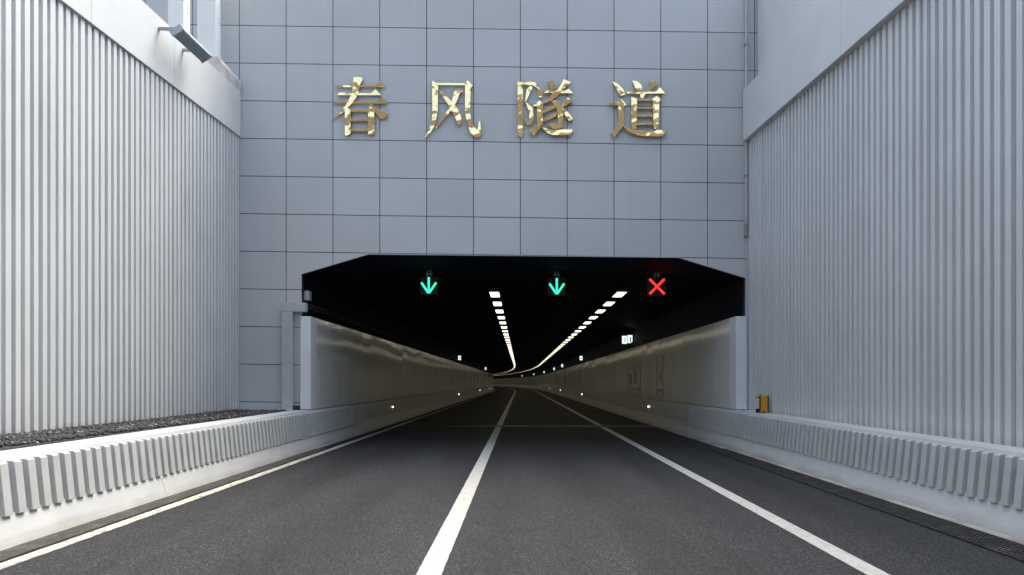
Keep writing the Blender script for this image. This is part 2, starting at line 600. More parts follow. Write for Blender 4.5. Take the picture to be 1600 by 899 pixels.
def slab(bm, side, x0, x1, zb, zt, ys):
    """long beam following the wall: x0(y) front, x1(y) back, zb/zt functions"""
    rings = []
    for y in ys:
        rings.append([bm.verts.new(v) for v in ((x0(y), y, zb(y)), (x0(y), y, zt(y)), (x1(y), y, zt(y)), (x1(y), y, zb(y)))])
    for a, b in zip(rings, rings[1:]):
        for i in range(4):
            bm.faces.new((a[i], a[(i + 1) % 4], b[(i + 1) % 4], b[i]))
    bm.faces.new(rings[0]); bm.faces.new(rings[-1])


YB = -20.0
lw = thing("retaining_wall", "warm white ribbed trench wall on the left, under a sloping fascia with a floodlight", "wall",
           (lwx(0), 0, 0), group="ribbed retaining walls")
o = obj("ribbed_cladding", corrugated(-1, lwx, lfz, YB, 16.98, 0.80), M_rib)
o.parent = lw; o.matrix_parent_inverse = Matrix.Translation((-lwx(0), 0, 0))
bm = bmesh.new()
ysl = [16.98, 13.4, 10.6, 7.0, 2.0, -4.0, -12.0, YB]
for a, b in zip(ysl, ysl[1:]):
    slab(bm, -1, lambda y: lwx(y) + 0.035, lambda y: lwx(y) - 0.55, lfz, lft, [a, b + 0.006])
o = obj("fascia_beam", bm, M_fascia, bevel=0.006)
o.parent = lw; o.matrix_parent_inverse = Matrix.Translation((-lwx(0), 0, 0))

rw = thing("retaining_wall", "blue-grey ribbed trench wall on the right, with plain panels above its fascia", "wall",
           (RWX, 0, 0), group="ribbed retaining walls")
inv = Matrix.Translation((-RWX, 0, 0))
o = obj("ribbed_cladding", corrugated(1, lambda y: RWX, rfz, YB, 16.98, 0.78), M_rib)
o.parent = rw; o.matrix_parent_inverse = inv
bm = bmesh.new()
ysr = [16.94, 11.8, 6.0, 0.0, -10, YB]
for a, b in zip(ysr, ysr[1:]):
    slab(bm, 1, lambda y: RWX - 0.12, lambda y: RWX + 0.5, rfz, rft, [a, b + 0.006])
o = obj("fascia_beam", bm, M_fascia, bevel=0.006)
o.parent = rw; o.matrix_parent_inverse = inv
bm = bmesh.new()
for a, b in zip(ysr, ysr[1:]):
    slab(bm, 1, lambda y: RWX + 0.21, lambda y: RWX + 0.5, lambda y: rft(y) + 0.003, lambda y: 11.0 - 0.12 * (17 - y), [a, b + 0.008])
o = obj("upper_panel", bm, M_fascia, bevel=0.005)
o.parent = rw; o.matrix_parent_inverse = inv


# ------------------------------------------------------------------ tunnel: portal wall, panels, lining
def clip(poly, nx, nz, c):
    """keep nx*x + nz*z >= c"""
    out = []
    n = len(poly)
    for i in range(n):
        p, q = poly[i], poly[(i + 1) % n]
        dp = nx * p[0] + nz * p[1] - c
        dq = nx * q[0] + nz * q[1] - c
        if dp >= 0: out.append(p)
        if dp * dq < 0:
            t = dp / (dp - dq)
            out.append((p[0] + t * (q[0] - p[0]), p[1] + t * (q[1] - p[1])))
    return out


def above(p, q):
    dx, dz = q[0] - p[0], q[1] - p[1]
    return (-dz, dx, -dz * p[0] + dx * p[1])


def split(poly):
    regs = [[(-1, 0, -A[0])],
            [(1, 0, A[0]), (-1, 0, -B[0]), above(A, B)],
            [(1, 0, B[0]), (-1, 0, -C[0]), above(B, C)],
            [(1, 0, C[0]), (-1, 0, -D[0]), above(C, D)],
            [(1, 0, D[0])]]
    out = []
    for r in regs:
        p = poly
        for h in r:
            p = clip(p, *h)
            if len(p) < 3: break
        if len(p) >= 3:
            ar = abs(sum(p[i][0] * p[(i + 1) % len(p)][1] - p[(i + 1) % len(p)][0] * p[i][1] for i in range(len(p)))) / 2
            if ar > 1e-4:
                q = [p[0]]
                for v in p[1:]:
                    if (v[0] - q[-1][0]) ** 2 + (v[1] - q[-1][1]) ** 2 > 1e-8: q.append(v)
                if (q[0][0] - q[-1][0]) ** 2 + (q[0][1] - q[-1][1]) ** 2 < 1e-8: q.pop()
                if len(q) >= 3: out.append(q)
    return out


tunnel = thing("tunnel", "grey panelled tunnel portal and black tunnel running away beneath its golden lettering", "tunnel", (0, YP, 0))
tinv = Matrix.Translation((0, -YP, 0))


def tpart(name, bm, m, parent=None, **k):
    o = obj(name, bm, m, **k)
    o.parent = tunnel
    o.matrix_parent_inverse = tinv
    return o


TOP = 11.3
bm = bmesh.new()
for p in split([(-10.5, 0.0), (7.0, 0.0), (7.0, TOP), (-10.5, TOP)]):
    prism(bm, p, YP + 0.022, YP + 0.16)
tpart("portal_wall", bm, M_joint)

bm = bmesh.new()
CW, RH = 1.0768, 0.8650
GAP = 0.0085
x_left0 = 0.015 - 10 * CW
rnd = random.Random(3)
for i in range(17):
    x0 = x_left0 + i * CW
    x1 = x0 + CW
    if x0 > 6.6: break
    for j in range(-5, 9):
        z0 = 4.413 + j * RH
        if j == -1:
            pass
        x0g, x1g = x0 + GAP, x1 - GAP
        z0g, z1g = z0 + GAP, z0 + RH - GAP
        poly = [(x0g, z0g - SH * x0g), (x1g, z0g - SH * x1g), (x1g, z1g - SH * x1g), (x0g, z1g - SH * x0g)]
        # the bottom row beside / above the opening is cut by it
        poly = clip(poly, 0, 1, 0.80)
        poly = clip(poly, 0, -1, -TOP)
        poly = clip(poly, -1, 0, -6.9) if len(poly) >= 3 else poly
        if len(poly) < 3: continue
        tx, tz = rnd.uniform(-0.0022, 0.0022), rnd.uniform(-0.0022, 0.0022)
        cx, cz = (x0 + x1) / 2, z0 + RH / 2
        mi_ = rnd.choice((0, 0, 1, 2))
        for q in split(poly):
            a = [bm.verts.new((p[0], YP + tx * (p[0] - cx) + tz * (p[1] - cz), p[1])) for p in q]
            b = [bm.verts.new((p[0], YP + 0.0215, p[1])) for p in q]
            bm.faces.new(a).material_index = mi_; bm.faces.new(list(reversed(b)))
            n = len(q)
            for k in range(n):
                bm.faces.new((a[k], b[k], b[(k + 1) % n], a[(k + 1) % n]))
tpart("panel_cladding", bm, M_tiles)

# slim dark trim along the opening edge
bm = bmesh.new()
for P, Q in ((A, B), (B, C), (C, D)):
    n = Vector((-(Q[1] - P[1]), 0, Q[0] - P[0])).normalized() * 0.012
    prism(bm, [P, Q, (Q[0] - n.x, Q[1] - n.z), (P[0] - n.x, P[1] - n.z)], YP - 0.004, YP + 0.021)
tpart("opening_trim", bm, M_duct)

# lining
bm = bmesh.new()
i_ = 0.03
lin = [(A[0] - 0.05, 0.0), (A[0] - 0.05, A[1] + i_), (B[0], B[1] + i_), (C[0], C[1] + i_), (D[0] + 0.05, D[1] + i_), (D[0] + 0.05, 0.0)]
lin_o = [(A[0] - 0.6, 0.0), (A[0] - 0.6, A[1] + 0.7), (B[0], B[1] + 0.9), (C[0], C[1] + 0.9), (D[0] + 0.6, D[1] + 0.7), (D[0] + 0.6, 0.0)]
ring = lin + list(reversed(lin_o))
sweep(bm, ring, [YP + 0.17] + stations(20, CY0, 10) + stations(CY0, END, 5)[1:])
tpart("lining", bm, M_black)
bm = bmesh.new()
c = path(END)
box(bm, -6, 6, -0.2, 0.2, 0, 5.2, 0, Matrix.Translation(c) @ Matrix.Rotation(heading(END), 4, 'Z'))
tpart("end_bulkhead", bm, M_black)


# ------------------------------------------------------------------ wall panelling inside the tunnel
def panelling(side, xin, label, y0):
    t = thing("wall_panelling", label, "wall panelling", (xin, YP, 0), group="cream wall panelling in the tunnel")
    pinv = Matrix.Translation((-xin, -YP, 0))
    zt, zb = 3.0, 0.872
    bm = bmesh.new()
    r = random.Random(5 if side < 0 else 9)
    s = y0
    pitch = 1.28
    first = True
    while s < END - 5:
        e = s + pitch - 0.02
        a, b = r.uniform(-0.008, 0.008), r.uniform(-0.008, 0.008)
        co = []
        for ss, dx in ((s, a), (e, b)):
            for x, z in ((xin + dx * side, zb), (xin + (dx + r.uniform(-0.004, 0.004)) * side, zt), (xin + side * 0.06, zt), (xin + side * 0.06, zb)):
                co.append(bm.verts.new(path(ss, x, z)))
        p, q = co[:4], co[4:]
        bm.faces.new(p); bm.faces.new(list(reversed(q)))
        for i in range(4):
            bm.faces.new((p[i], q[i], q[(i + 1) % 4], p[(i + 1) % 4]))
        s += pitch
    o = obj("cladding_panels", bm, M_panel)
    o.parent = t; o.matrix_parent_inverse = pinv
    bm = bmesh.new()
    xo = xin + side * (0.236 if side < 0 else 0.25)
    box(bm, min(xin, xo), max(xin, xo), YP - 0.10, y0 - 0.02, zb, zt)
    o = obj("end_post", bm, M_post, bevel=0.008)
    o.parent = t; o.matrix_parent_inverse = pinv
    # dark sole gap
    bm = bmesh.new()
    sweep(bm, [(xin + side * 0.02, 0.85), (xin + side * 0.02, 0.871), (xin + side * 0.10, 0.871), (xin + side * 0.10, 0.85)], [y0] + stations(20, END - 5, 6))
    o = obj("base_gap", bm, M_pit)
    o.parent = t; o.matrix_parent_inverse = pinv
    return t, pinv


tl, tli = panelling(-1, -4.78, "glossy cream wall panels on the left of the tunnel, beginning at a white post", 17.35)
tr, tri = panelling(1, 4.943, "glossy cream wall panels on the right of the tunnel, with two cabinet doors", 17.35)


# cabinets outlined in the right-hand panelling: thin proud frames and dark print
def cabinet(s0, s1, z0, z1, bars):
    bm = bmesh.new()
    x0, x1 = 4.922, 4.938
    w = 0.012
    box(bm, x0, x1, s0, s0 + w, z0, z1); box(bm, x0, x1, s1 - w, s1, z0, z1)
    box(bm, x0, x1, s0 + w, s1 - w, z0, z0 + w); box(bm, x0, x1, s0 + w, s1 - w, z1 - w, z1)
    for (a, b, c, d) in bars:
        box(bm, x0, x1, a, b, c, d)
    o = obj("cabinet_outline", bm, M_mark)
    o.parent = tr; o.matrix_parent_inverse = tri


cabinet(30.2, 33.9, 1.0, 2.15, [(33.2, 33.32, 1.45, 1.85), (32.85, 32.97, 1.42, 1.85), (32.5, 32.62, 1.42, 1.85),
                               (31.7, 31.8, 1.42, 2.05), (31.25, 31.4, 1.45, 1.95), (30.6, 33.4, 1.2, 1.235), (30.25, 30.5, 1.17, 1.27)])
cabinet(25.3, 26.6, 1.0, 2.4, [(25.5, 25.85, 1.18, 1.25), (26.0, 26.35, 1.18, 1.25), (25.5, 26.4, 1.11, 1.125), (25.7, 25.73, 1.5, 1.9), (25.95, 25.98, 1.5, 1.8)])

# ------------------------------------------------------------------ portal side details
# left cable duct frame
bm = bmesh.new()
pv = [px(440, 641, 16.85), px(457, 641, 16.85)]
box(bm, pv[0].x, pv[1].x, 16.84, 16.993, 0.85, 3.10)
box(bm, pv[0].x, -4.87, 16.84, 16.993, 3.102, 3.305)
t = tag(obj("cable_duct", bm, M_duct, bevel=0.006), "grey angled cable duct standing beside the left end of the tunnel mouth", "duct")
# little box on the jamb above it
bm = bmesh.new()
p = px(476, 470, 17.3); q = px(484, 455, 17.3)
box(bm, p.x, q.x, 17.25, 17.45, p.z, q.z)
box(bm, p.x - 0.06, p.x + 0.02, 17.3, 17.4, p.z + 0.02, q.z - 0.05)
tag(obj("junction_box", bm, M_duct, bevel=0.006), "small grey junction box on the left jamb above the cable duct", "junction box")
# dark cable clamp at the foot of the duct
bm = bmesh.new()
box(bm, -5.19, -5.02, 16.86, 16.98, 0.86, 0.90)
box(bm, -5.19, -5.02, 16.88, 16.98, 0.93, 0.955)
for k in range(3):
    tube(bm, (-5.17 + 0.06 * k, 16.93, 0.90), (-5.17 + 0.06 * k, 16.93, 0.93), 0.012)
tag(obj("cable_clamp", bm, M_dark), "black cable clamp low down between the duct and the white post", "clamp")
# cable ledge pipes running along the left wall above the panels
bm = bmesh.new()
for k, (x, z) in enumerate(((-4.98, 3.32), (-4.98, 3.25))):
    tube(bm, (x, 17.4, z), (x, 90, z), 0.025)
for y in range(18, 90, 3):
    box(bm, -5.06, -4.93, y, y + 0.04, 3.20, 3.222)
tag(obj("cable_tray", bm, M_lampbody), "dark cable run above the left wall panels inside the tunnel", "cable tray")

# right corner drainpipe / trim
bm = bmesh.new()
zt = 11.2
box(bm, 5.205, 5.255, 16.93, 16.985, 5.05, zt)
t = thing("corner_pipe", "slim grey vertical pipe in the corner right of the golden lettering", "pipe", (5.23, 16.95, 0.86))
ci = Matrix.Translation((-5.23, -16.95, -0.86))
bm.free()
bm = bmesh.new()
tube(bm, (5.19, 16.93, 5.02), (5.19, 16.93, zt), 0.034, 10)
tube(bm, (5.215, 16.95, 0.87), (5.215, 16.95, 4.9), 0.022, 10)
o = obj("pipe", bm, M_duct, smooth=False); o.parent = t; o.matrix_parent_inverse = ci
for z, hz in ((4.82, 0.30), (6.2, 0.04), (7.7, 0.04), (9.2, 0.04)):
    bm = bmesh.new()
    box(bm, 5.148, 5.232, 16.887, 16.99, z, z + hz)
    o = obj("pipe_bracket", bm, M_steel); o.parent = t; o.matrix_parent_inverse = ci


# ------------------------------------------------------------------ golden characters
CH = {
 "spring": (500, [
  [(135, 208), (150, 190), (300, 190), (490, 190), (530, 150), (582, 207)],
  [(300, 118), (360, 118), (385, 135), (355, 190), (345, 250), (325, 300), (280, 360), (215, 430), (105, 497), (110, 488), (180, 425), (225, 375), (250, 335), (285, 260), (295, 190)],
  [(155, 276), (175, 258), (455, 262), (495, 228), (548, 280), (160, 281)],
  [(108, 352), (130, 335), (500, 340), (555, 303), (607, 356)],
  [(435, 345), (455, 350), (490, 390), (575, 430), (610, 450), (570, 492), (540, 490), (500, 440), (460, 395)],
  [(222, 375), (250, 400), (275, 408), (273, 625), (235, 643), (222, 635)],
  [(430, 410), (440, 378), (486, 405), (486, 620), (465, 635), (430, 632)],
  [(270, 412), (433, 412), (433, 430), (270, 430)],
  [(270, 492), (433, 492), (433, 512), (270, 512)],
  [(270, 583), (433, 583), (433, 603), (270, 603)]]),
 "wind": (500, [
  [(1000, 148), (1055, 180), (1050, 430), (1030, 540), (990, 610), (940, 657), (933, 645), (975, 590), (998, 500), (1003, 430)],
  [(1040, 171), (1285, 171), (1320, 146), (1367, 195), (1350, 212), (1300, 191), (1040, 191)],
  [(1295, 188), (1345, 198), (1342, 450), (1360, 540), (1405, 592), (1420, 498), (1430, 498), (1440, 630), (1420, 657), (1390, 660), (1340, 612), (1305, 500), (1295, 430)],
  [(1205, 223), (1235, 226), (1280, 245), (1250, 265), (1220, 340), (1165, 430), (1100, 500), (1040, 572), (1028, 572), (1090, 480), (1160, 390), (1185, 300)],
  [(1068, 250), (1080, 246), (1130, 290), (1195, 355), (1245, 425), (1267, 500), (1257, 547), (1238, 547), (1195, 460), (1145, 365), (1100, 300)]]),
 "passage": (780, [
  [(163, 160), (211, 165), (213, 640), (190, 653), (166, 640)],
  [(195, 180), (260, 160), (320, 163), (387, 240), (387, 292), (370, 302), (345, 290), (345, 218), (300, 192), (240, 192)],
  [(245, 230), (275, 195), (300, 210), (270, 270), (240, 337), (230, 337)],
  [(235, 340), (270, 365), (302, 400), (307, 500), (285, 540), (250, 552), (222, 498), (265, 508), (270, 440), (253, 390)],
  [(433, 148), (470, 152), (507, 200), (507, 232), (463, 232), (448, 190)],
  [(575, 138), (642, 165), (585, 215), (545, 262), (518, 240), (548, 190)],
  [(400, 240), (590, 241), (620, 222), (662, 264), (400, 263)],
  [(480, 258), (560, 243), (520, 292), (470, 327), (395, 357), (388, 345), (455, 300)],
  [(463, 335), (515, 328), (552, 380), (572, 450), (567, 560), (530, 583), (480, 583), (428, 538), (520, 540), (524, 450), (508, 390)],
  [(388, 430), (430, 395), (475, 373), (522, 365), (500, 397), (450, 418), (400, 442)],
  [(385, 507), (450, 468), (517, 430), (520, 462), (470, 492), (388, 522)],
  [(610, 303), (662, 340), (612, 362), (560, 402), (543, 385), (583, 340)],
  [(560, 398), (590, 408), (640, 468), (662, 505), (620, 512), (588, 462)],
  [(335, 350), (360, 333), (391, 360), (389, 550), (350, 562), (338, 545)],
  [(298, 370), (340, 367), (340, 381), (300, 386)],
  [(340, 545), (372, 570), (310, 648), (270, 600), (300, 580)],
  [(370, 563), (420, 583), (480, 594), (662, 588), (637, 641), (480, 641), (430, 622)]]),
 "road": (780, [
  [(1008, 155), (1060, 178), (1110, 228), (1127, 270), (1100, 291), (1075, 282), (1050, 226)],
  [(1188, 147), (1230, 153), (1270, 188), (1277, 230), (1245, 243), (1220, 236), (1204, 185)],
  [(1338, 153), (1410, 158), (1417, 175), (1370, 217), (1335, 248), (1323, 236), (1350, 190)],
  [(1138, 250), (1400, 248), (1435, 203), (1482, 264), (1138, 271)],
  [(1253, 255), (1317, 255), (1280, 312), (1262, 302)],
  [(1178, 295), (1231, 313), (1226, 582), (1190, 584), (1182, 560)],
  [(1368, 313), (1405, 288), (1442, 320), (1430, 335), (1421, 572), (1385, 584), (1377, 560)],
  [(1226, 315), (1375, 315), (1375, 332), (1226, 332)],
  [(1226, 388), (1378, 388), (1378, 404), (1226, 404)],
  [(1226, 458), (1378, 458), (1378, 474), (1226, 474)],
  [(1226, 531), (1378, 531), (1378, 549), (1226, 549)],
  [(1058, 340), (1085, 316), (1132, 365), (1113, 387), (1113, 540), (1095, 562), (1067, 545)],
  [(983, 352), (1060, 349), (1060, 376), (1000, 373)],
  [(1065, 545), (1107, 560), (1042, 640), (1030, 663), (998, 615), (1040, 580)],
  [(1100, 553), (1120, 558), (1180, 588), (1280, 604), (1390, 605), (1400, 594), (1492, 597), (1455, 652), (1280, 650), (1190, 627), (1140, 602)]]),
}
CHL = {"spring": "golden mirror-metal character 春, with three bars over a sun box, left of 风",
       "wind": "golden mirror-metal character 风, an open frame around a cross, between 春 and 隧",
       "passage": "golden mirror-metal character 隧, the densest of the four, between 风 and 道",
       "road": "golden mirror-metal character 道, with an eye box over a sweep, right of 隧"}
YL = 16.935
for key, (ox, strokes) in CH.items():
    bm = bmesh.new()
    pts0 = []
    r = random.Random(len(strokes) * 7 + 1)
    for k, s in enumerate(strokes):
        pp = []
        for u, v in s:
            q = px(ox + u / 5.714, 100 + v / 5.714, YL)
            pp.append((q.x, q.z))
        pts0 += pp
        y0 = YL - 0.0025 * k
        nv = len(bm.verts)
        prism(bm, pp, y0, YL + 0.030 + 0.0008 * k)
        # each stroke's face leans its own way, so each mirrors something else
        cx = (min(p[0] for p in pp) + max(p[0] for p in pp)) / 2
        cz = (min(p[1] for p in pp) + max(p[1] for p in pp)) / 2
        hx = max(0.05, max(abs(p[0] - cx) for p in pp)); hz = max(0.05, max(abs(p[1] - cz) for p in pp))
        tx = r.uniform(-1, 1) * min(0.12, 0.010 / hx); tz = r.uniform(-1, 0.2) * min(0.10, 0.014 / hz)
        bm.verts.ensure_lookup_table()
        for v in bm.verts[nv:nv + len(pp)]:
            v.co.y += tx * (v.co.x - cx) + tz * (v.co.z - cz)
    bm.verts.ensure_lookup_table()
    base = (sum(p[0] for p in pts0) / len(pts0), YL, min(p[1] for p in pts0))
    # pins to the wall at a few stroke corners
    for s in strokes[::3]:
        u, v = s[len(s) // 2]
        uc = sum(a for a, _ in s) / len(s); vc = sum(b for _, b in s) / len(s)
        q = px(ox + (u * 0.8 + uc * 0.2) / 5.714, 100 + (v * 0.8 + vc * 0.2) / 5.714, YL)
        tube(bm, (q.x, YL + 0.025, q.z), (q.x, YP + 0.001, q.z), 0.010, 6)
    o = obj("metal_character", bm, M_gold, origin=base, bevel=0.0015)
    tag(o, CHL[key], "lettering", "golden characters on the portal")

# ------------------------------------------------------------------ gravel bed on the left
bm = bmesh.new()
slab(bm, -1, lambda y: -5.16, lambda y: lwx(y) - 0.08, lambda y: 0.3, lambda y: 0.825 + 0.0012 * y, [16.5, 10, 4, -4, YB])
tag(obj("gravel_base", bm, M_soil), kind='structure')
r = random.Random(11)
verts, faces, mids = [], [], []
ico = bmesh.new()
bmesh.ops.create_icosphere(ico, subdivisions=1, radius=1.0)
iv = [v.co.copy() for v in ico.verts]
ifc = [[v.index for v in f.verts] for f in ico.faces]
ico.free()
for k in range(13000):
    y = 3.5 + 13.0 * r.random()
    f = r.random()
    x0, x1 = -5.165, lwx(y) - 0.02
    x = x0 + (x1 - x0) * f
    sz = r.uniform(0.012, 0.029)
    sc = Vector((sz * r.uniform(0.7, 1.3), sz * r.uniform(0.7, 1.3), sz * r.uniform(0.5, 0.9)))
    z = 0.832 + 0.0012 * y + 0.03 * math.sin(f * math.pi) * mnoise.noise((x * 2, y * 2, 0)) + r.uniform(0, 0.025)
    R = Matrix.Rotation(r.random() * 6.28, 3, 'Z') @ Matrix.Rotation(r.uniform(-0.6, 0.6), 3, 'X')
    n0 = len(verts)
    for v in iv:
        w = R @ Vector((v.x * sc.x * r.uniform(0.75, 1.2), v.y * sc.y * r.uniform(0.75, 1.2), v.z * sc.z))
        verts.append((x + w.x, y + w.y, z + w.z))
    faces += [[i + n0 for i in fc] for fc in ifc]
    c_ = r.random()
    mids += [0 if c_ < 0.42 else (1 if c_ < 0.47 else 2)] * len(ifc)
me = bpy.data.meshes.new("gravel")
me.from_pydata(verts, [], faces)
for m_ in (M_stone, M_stone2, M_stone3):
    me.materials.append(m_)
me.polygons.foreach_set('material_index', mids)
g = bpy.data.objects.new("gravel", me)
COL.objects.link(g)
tag(g, "dark grey gravel between the left barrier and ribbed wall", "gravel", kind='stuff')
# end slab against the portal
bm = bmesh.new()
box(bm, -6.42, -5.2, 16.52, 16.98, 0.60, 0.873)
tag(obj("concrete_ledge", bm, M_kerb, bevel=0.006), "pale concrete ledge closing the gravel strip against the portal wall", "ledge")

# ------------------------------------------------------------------ columns on the left wall
def column(Y, x0, x1, d, label, zb=7.9):
    t = thing("steel_column", label, "column", ((x0 + x1) / 2, Y + d / 2, zb), group="white columns above the left wall")
    w = (x1 - x0) / 2
    bm = bmesh.new()
    # H section: two flanges and a web with a closing plate
    box(bm, -w, w, -d / 2, d / 2, 0.025, 3.6)
    obj("shaft", bm, M_column, t, bevel=0.012)
    bm = bmesh.new()
    box(bm, -w - 0.09, w + 0.09, -d / 2 - 0.07, d / 2 + 0.07, -0.02, 0.024)
    obj("base_plate", bm, M_steel, t)
    bm = bmesh.new()
    for z in (0.9, 1.0, 2.2):
        tube(bm, (w + 0.0, 0, z), (w + 0.012, 0, z), 0.009, 8)
    obj("bolt", bm, M_steel, t)
    return t


column(14.5, -6.90, -6.59, 0.29, "white square column rising behind the grey floodlight")
column(16.2, -7.07, -6.66, 0.27, "wider white column on a concrete plinth, nearer the lettering wall", 8.522)
bm = bmesh.new()
hi = [bm.verts.new(v) for v in ((-7.25, 15.9, 8.5), (-6.47, 15.9, 8.5), (-6.47, 16.95, 8.5), (-7.25, 16.95, 8.5))]
mi = [bm.verts.new(v) for v in ((-7.25, 15.9, 8.34), (-6.40, 15.9, 8.34), (-6.38, 16.95, 8.34), (-7.25, 16.95, 8.34))]
lo = [bm.verts.new(v) for v in ((-7.25, 15.9, 7.95), (-6.42, 15.9, 7.95), (-6.42, 16.95, 7.95), (-7.25, 16.95, 7.95))]
bm.faces.new(list(reversed(lo))); bm.faces.new(hi)
for p_, q_ in ((lo, mi), (mi, hi)):
    for i in range(4):
        bm.faces.new((p_[i], p_[(i + 1) % 4], q_[(i + 1) % 4], q_[i]))
tag(obj("concrete_plinth", bm, M_plinth, bevel=0.01), "rough concrete plinth under the wider white column", "plinth")

# ------------------------------------------------------------------ floodlight on the left fascia
fl = thing("floodlight", "long grey wall-washer floodlight bracketed off the left fascia", "floodlight", (-5.93, 13.38, 7.60), math.radians(2.3))
fl.rotation_euler = (math.radians(4.5), 0, math.radians(2.3))
bm = bmesh.new()
MR = Matrix.Rotation(math.radians(-32), 4, 'Y')
box(bm, -0.11, 0.11, -0.63, 0.63, -0.045, 0.045, 0, MR)
obj("body", bm, M_flood, fl, bevel=0.012)
bm = bmesh.new()
for x in (-0.085, -0.0425, 0.0, 0.0425, 0.085):
    box(bm, x - 0.006, x + 0.006, -0.60, 0.60, 0.0455, 0.070, 0, MR)
    box(bm, x - 0.004, x + 0.004, -0.60, 0.60, -0.056, -0.0455, 0, MR)
obj("cooling_fins", bm, M_flood, fl)
bm = bmesh.new()
box(bm, -0.12, 0.12, -0.665, -0.632, -0.055, 0.06, 0, MR)
obj("end_cap", bm, M_flood, fl, bevel=0.006)
bm = bmesh.new()
box(bm, -0.12, 0.12, 0.632, 0.665, -0.055, 0.06, 0, MR)
obj("end_cap", bm, M_flood, fl, bevel=0.006)
for yy in (-0.60, 0.40):
    bm = bmesh.new()
    box(bm, -0.33, 0.0, yy - 0.03, yy + 0.03, 0.02, 0.06)
    box(bm, -0.345, -0.325, yy - 0.07, yy + 0.07, -0.06, 0.14)
    obj("bracket_arm", bm, M_steel, fl)

# ------------------------------------------------------------------ yellow box on the right barrier
yb = thing("utility_box", "small yellow plastic box with dark edges, standing on the right barrier", "box", (5.06, 15.4, 0.856), math.radians(14))
bm = bmesh.new()
box(bm, -0.085, 0.085, -0.06, 0.06, 0.045, 0.37)
obj("case", bm, M_yellow, yb, bevel=0.012)
bm = bmesh.new()
for sx in (-1, 1):
    prism(bm, [(sx * 0.085, 0.0), (sx * 0.085, 0.044), (sx * 0.01, 0.044), (sx * 0.04, 0.0)], -0.06, 0.06)
obj("foot", bm, M_yellow, yb)
bm = bmesh.new()
box(bm, 0.0865, 0.102, -0.063, 0.063, 0.002, 0.36)
box(bm, -0.097, -0.0865, -0.063, -0.04, 0.03, 0.36)
obj("dark_edge", bm, M_dark, yb)
bm = bmesh.new()
box(bm, -0.15, -0.098, -0.045, 0.04, 0.09, 0.30)
obj("pale_reel", bm, M_label, yb, bevel=0.01)
bm = bmesh.new()
box(bm, -0.14, -0.098, -0.03, 0.03, 0.002, 0.085)
obj("dark_foot", bm, M_dark, yb)
bm = bmesh.new()
box(bm, -0.155, -0.04, -0.02, 0.02, 0.305, 0.325)
tube(bm, (-0.055, 0, 0.32), (-0.055, 0, 0.395), 0.015)
obj("handle", bm, M_dark, yb)


# ------------------------------------------------------------------ lane signals
def signal(pxx, pyy, kind, label, s=19.5):
    c = px(pxx, pyy, s)
    t = thing("lane_signal", label, "traffic signal", (c.x, s, c.z), group="overhead lane signals")
    bm = bmesh.new()
    box(bm, -0.235, 0.235, 0.0, 0.14, -0.235, 0.235)
    obj("housing", bm, M_dark, t, bevel=0.01)
    bm = bmesh.new()
    box(bm, -0.215, 0.215, -0.006, -0.001, -0.215, 0.215)
    obj("display_face", bm, M_ledback, t)
    bm = bmesh.new()

    def strip(p, q):
        """row of LEDs: two lines of small dots between p and q"""
        d = Vector((q[0] - p[0], 0, q[1] - p[1]))
        L = d.length
        d.normalize()
        nrm = Vector((-d.z, 0, d.x))
        n = int(L / 0.0175)
        for side in (-1.5, -0.5, 0.5, 1.5):
            for i in range(n + 1):
                o = Vector((p[0], -0.0065, p[1])) + d * (L * i / n) + nrm * side * 0.0145
                box(bm, o.x - 0.0068, o.x + 0.0068, -0.012, -0.0065, o.z - 0.0068, o.z + 0.0068)
    if kind == 'arrow':
        strip((0, 0.21), (0, -0.12))
        strip((-0.19, 0.07), (-0.012, -0.19))
        strip((0.19, 0.07), (0.012, -0.19))
        m = M_green
    else:
        strip((-0.19, 0.19), (0.19, -0.19))
        strip((0.19, 0.19), (0.02, 0.02))
        strip((-0.02, -0.02), (-0.19, -0.19))
        m = M_red
    obj("lit_arrow" if kind == 'arrow' else "lit_cross", bm, m, t)
    bm = bmesh.new()
    for x in (-0.04, 0.04):
        box(bm, x - 0.012, x + 0.012, 0.03, 0.09, 0.236, 0.45)
    box(bm, -0.09, 0.09, 0.01, 0.11, 0.30, 0.325)
    obj("hanger", bm, M_steel, t)
    return t


signal(670, 446.5, 'arrow', "glowing green down-arrow signal over the left lane")
signal(870, 448, 'arrow', "glowing green down-arrow signal over the middle of the tunnel, between the lamp rows")
signal(1026.5, 448, 'cross', "glowing red cross signal over the right shoulder")
far = signal(800, 560, 'cross', "tiny far-off red cross signal at the bend, where the lamp rows vanish")
far.location = path(225, -2.3, 4.03)
far.rotation_euler = (0, 0, heading(225))

# ------------------------------------------------------------------ ceiling lamps
ORD = ["nearest", "second", "third", "fourth", "fifth", "sixth", "seventh", "eighth", "ninth", "tenth", "eleventh", "twelfth",
       "thirteenth", "fourteenth", "fifteenth", "sixteenth", "seventeenth", "eighteenth", "nineteenth", "twentieth"]
LZ = 4.25
LAMP = []


def lamp_proto():
    bm = bmesh.new()
    box(bm, -0.165, 0.165, -0.73, 0.73, 0.0, 0.09)
    for e in (-1, 1):     # shallow lips round the recessed diffuser
        box(bm, -0.165, 0.165, min(e * 0.703, e * 0.73), max(e * 0.703, e * 0.73), -0.028, -0.0005)
    box(bm, -0.03, 0.03, -0.5, -0.44, 0.09, 0.2)
    box(bm, -0.03, 0.03, 0.44, 0.5, 0.09, 0.2)
    h = obj("ceiling_lamp", bm, M_lampbody, bevel=0.01)
    bm = bmesh.new()
    box(bm, -0.138, 0.138, -0.70, 0.70, -0.012, -0.001)
    obj("diffuser", bm, M_lamp, h)
    return h


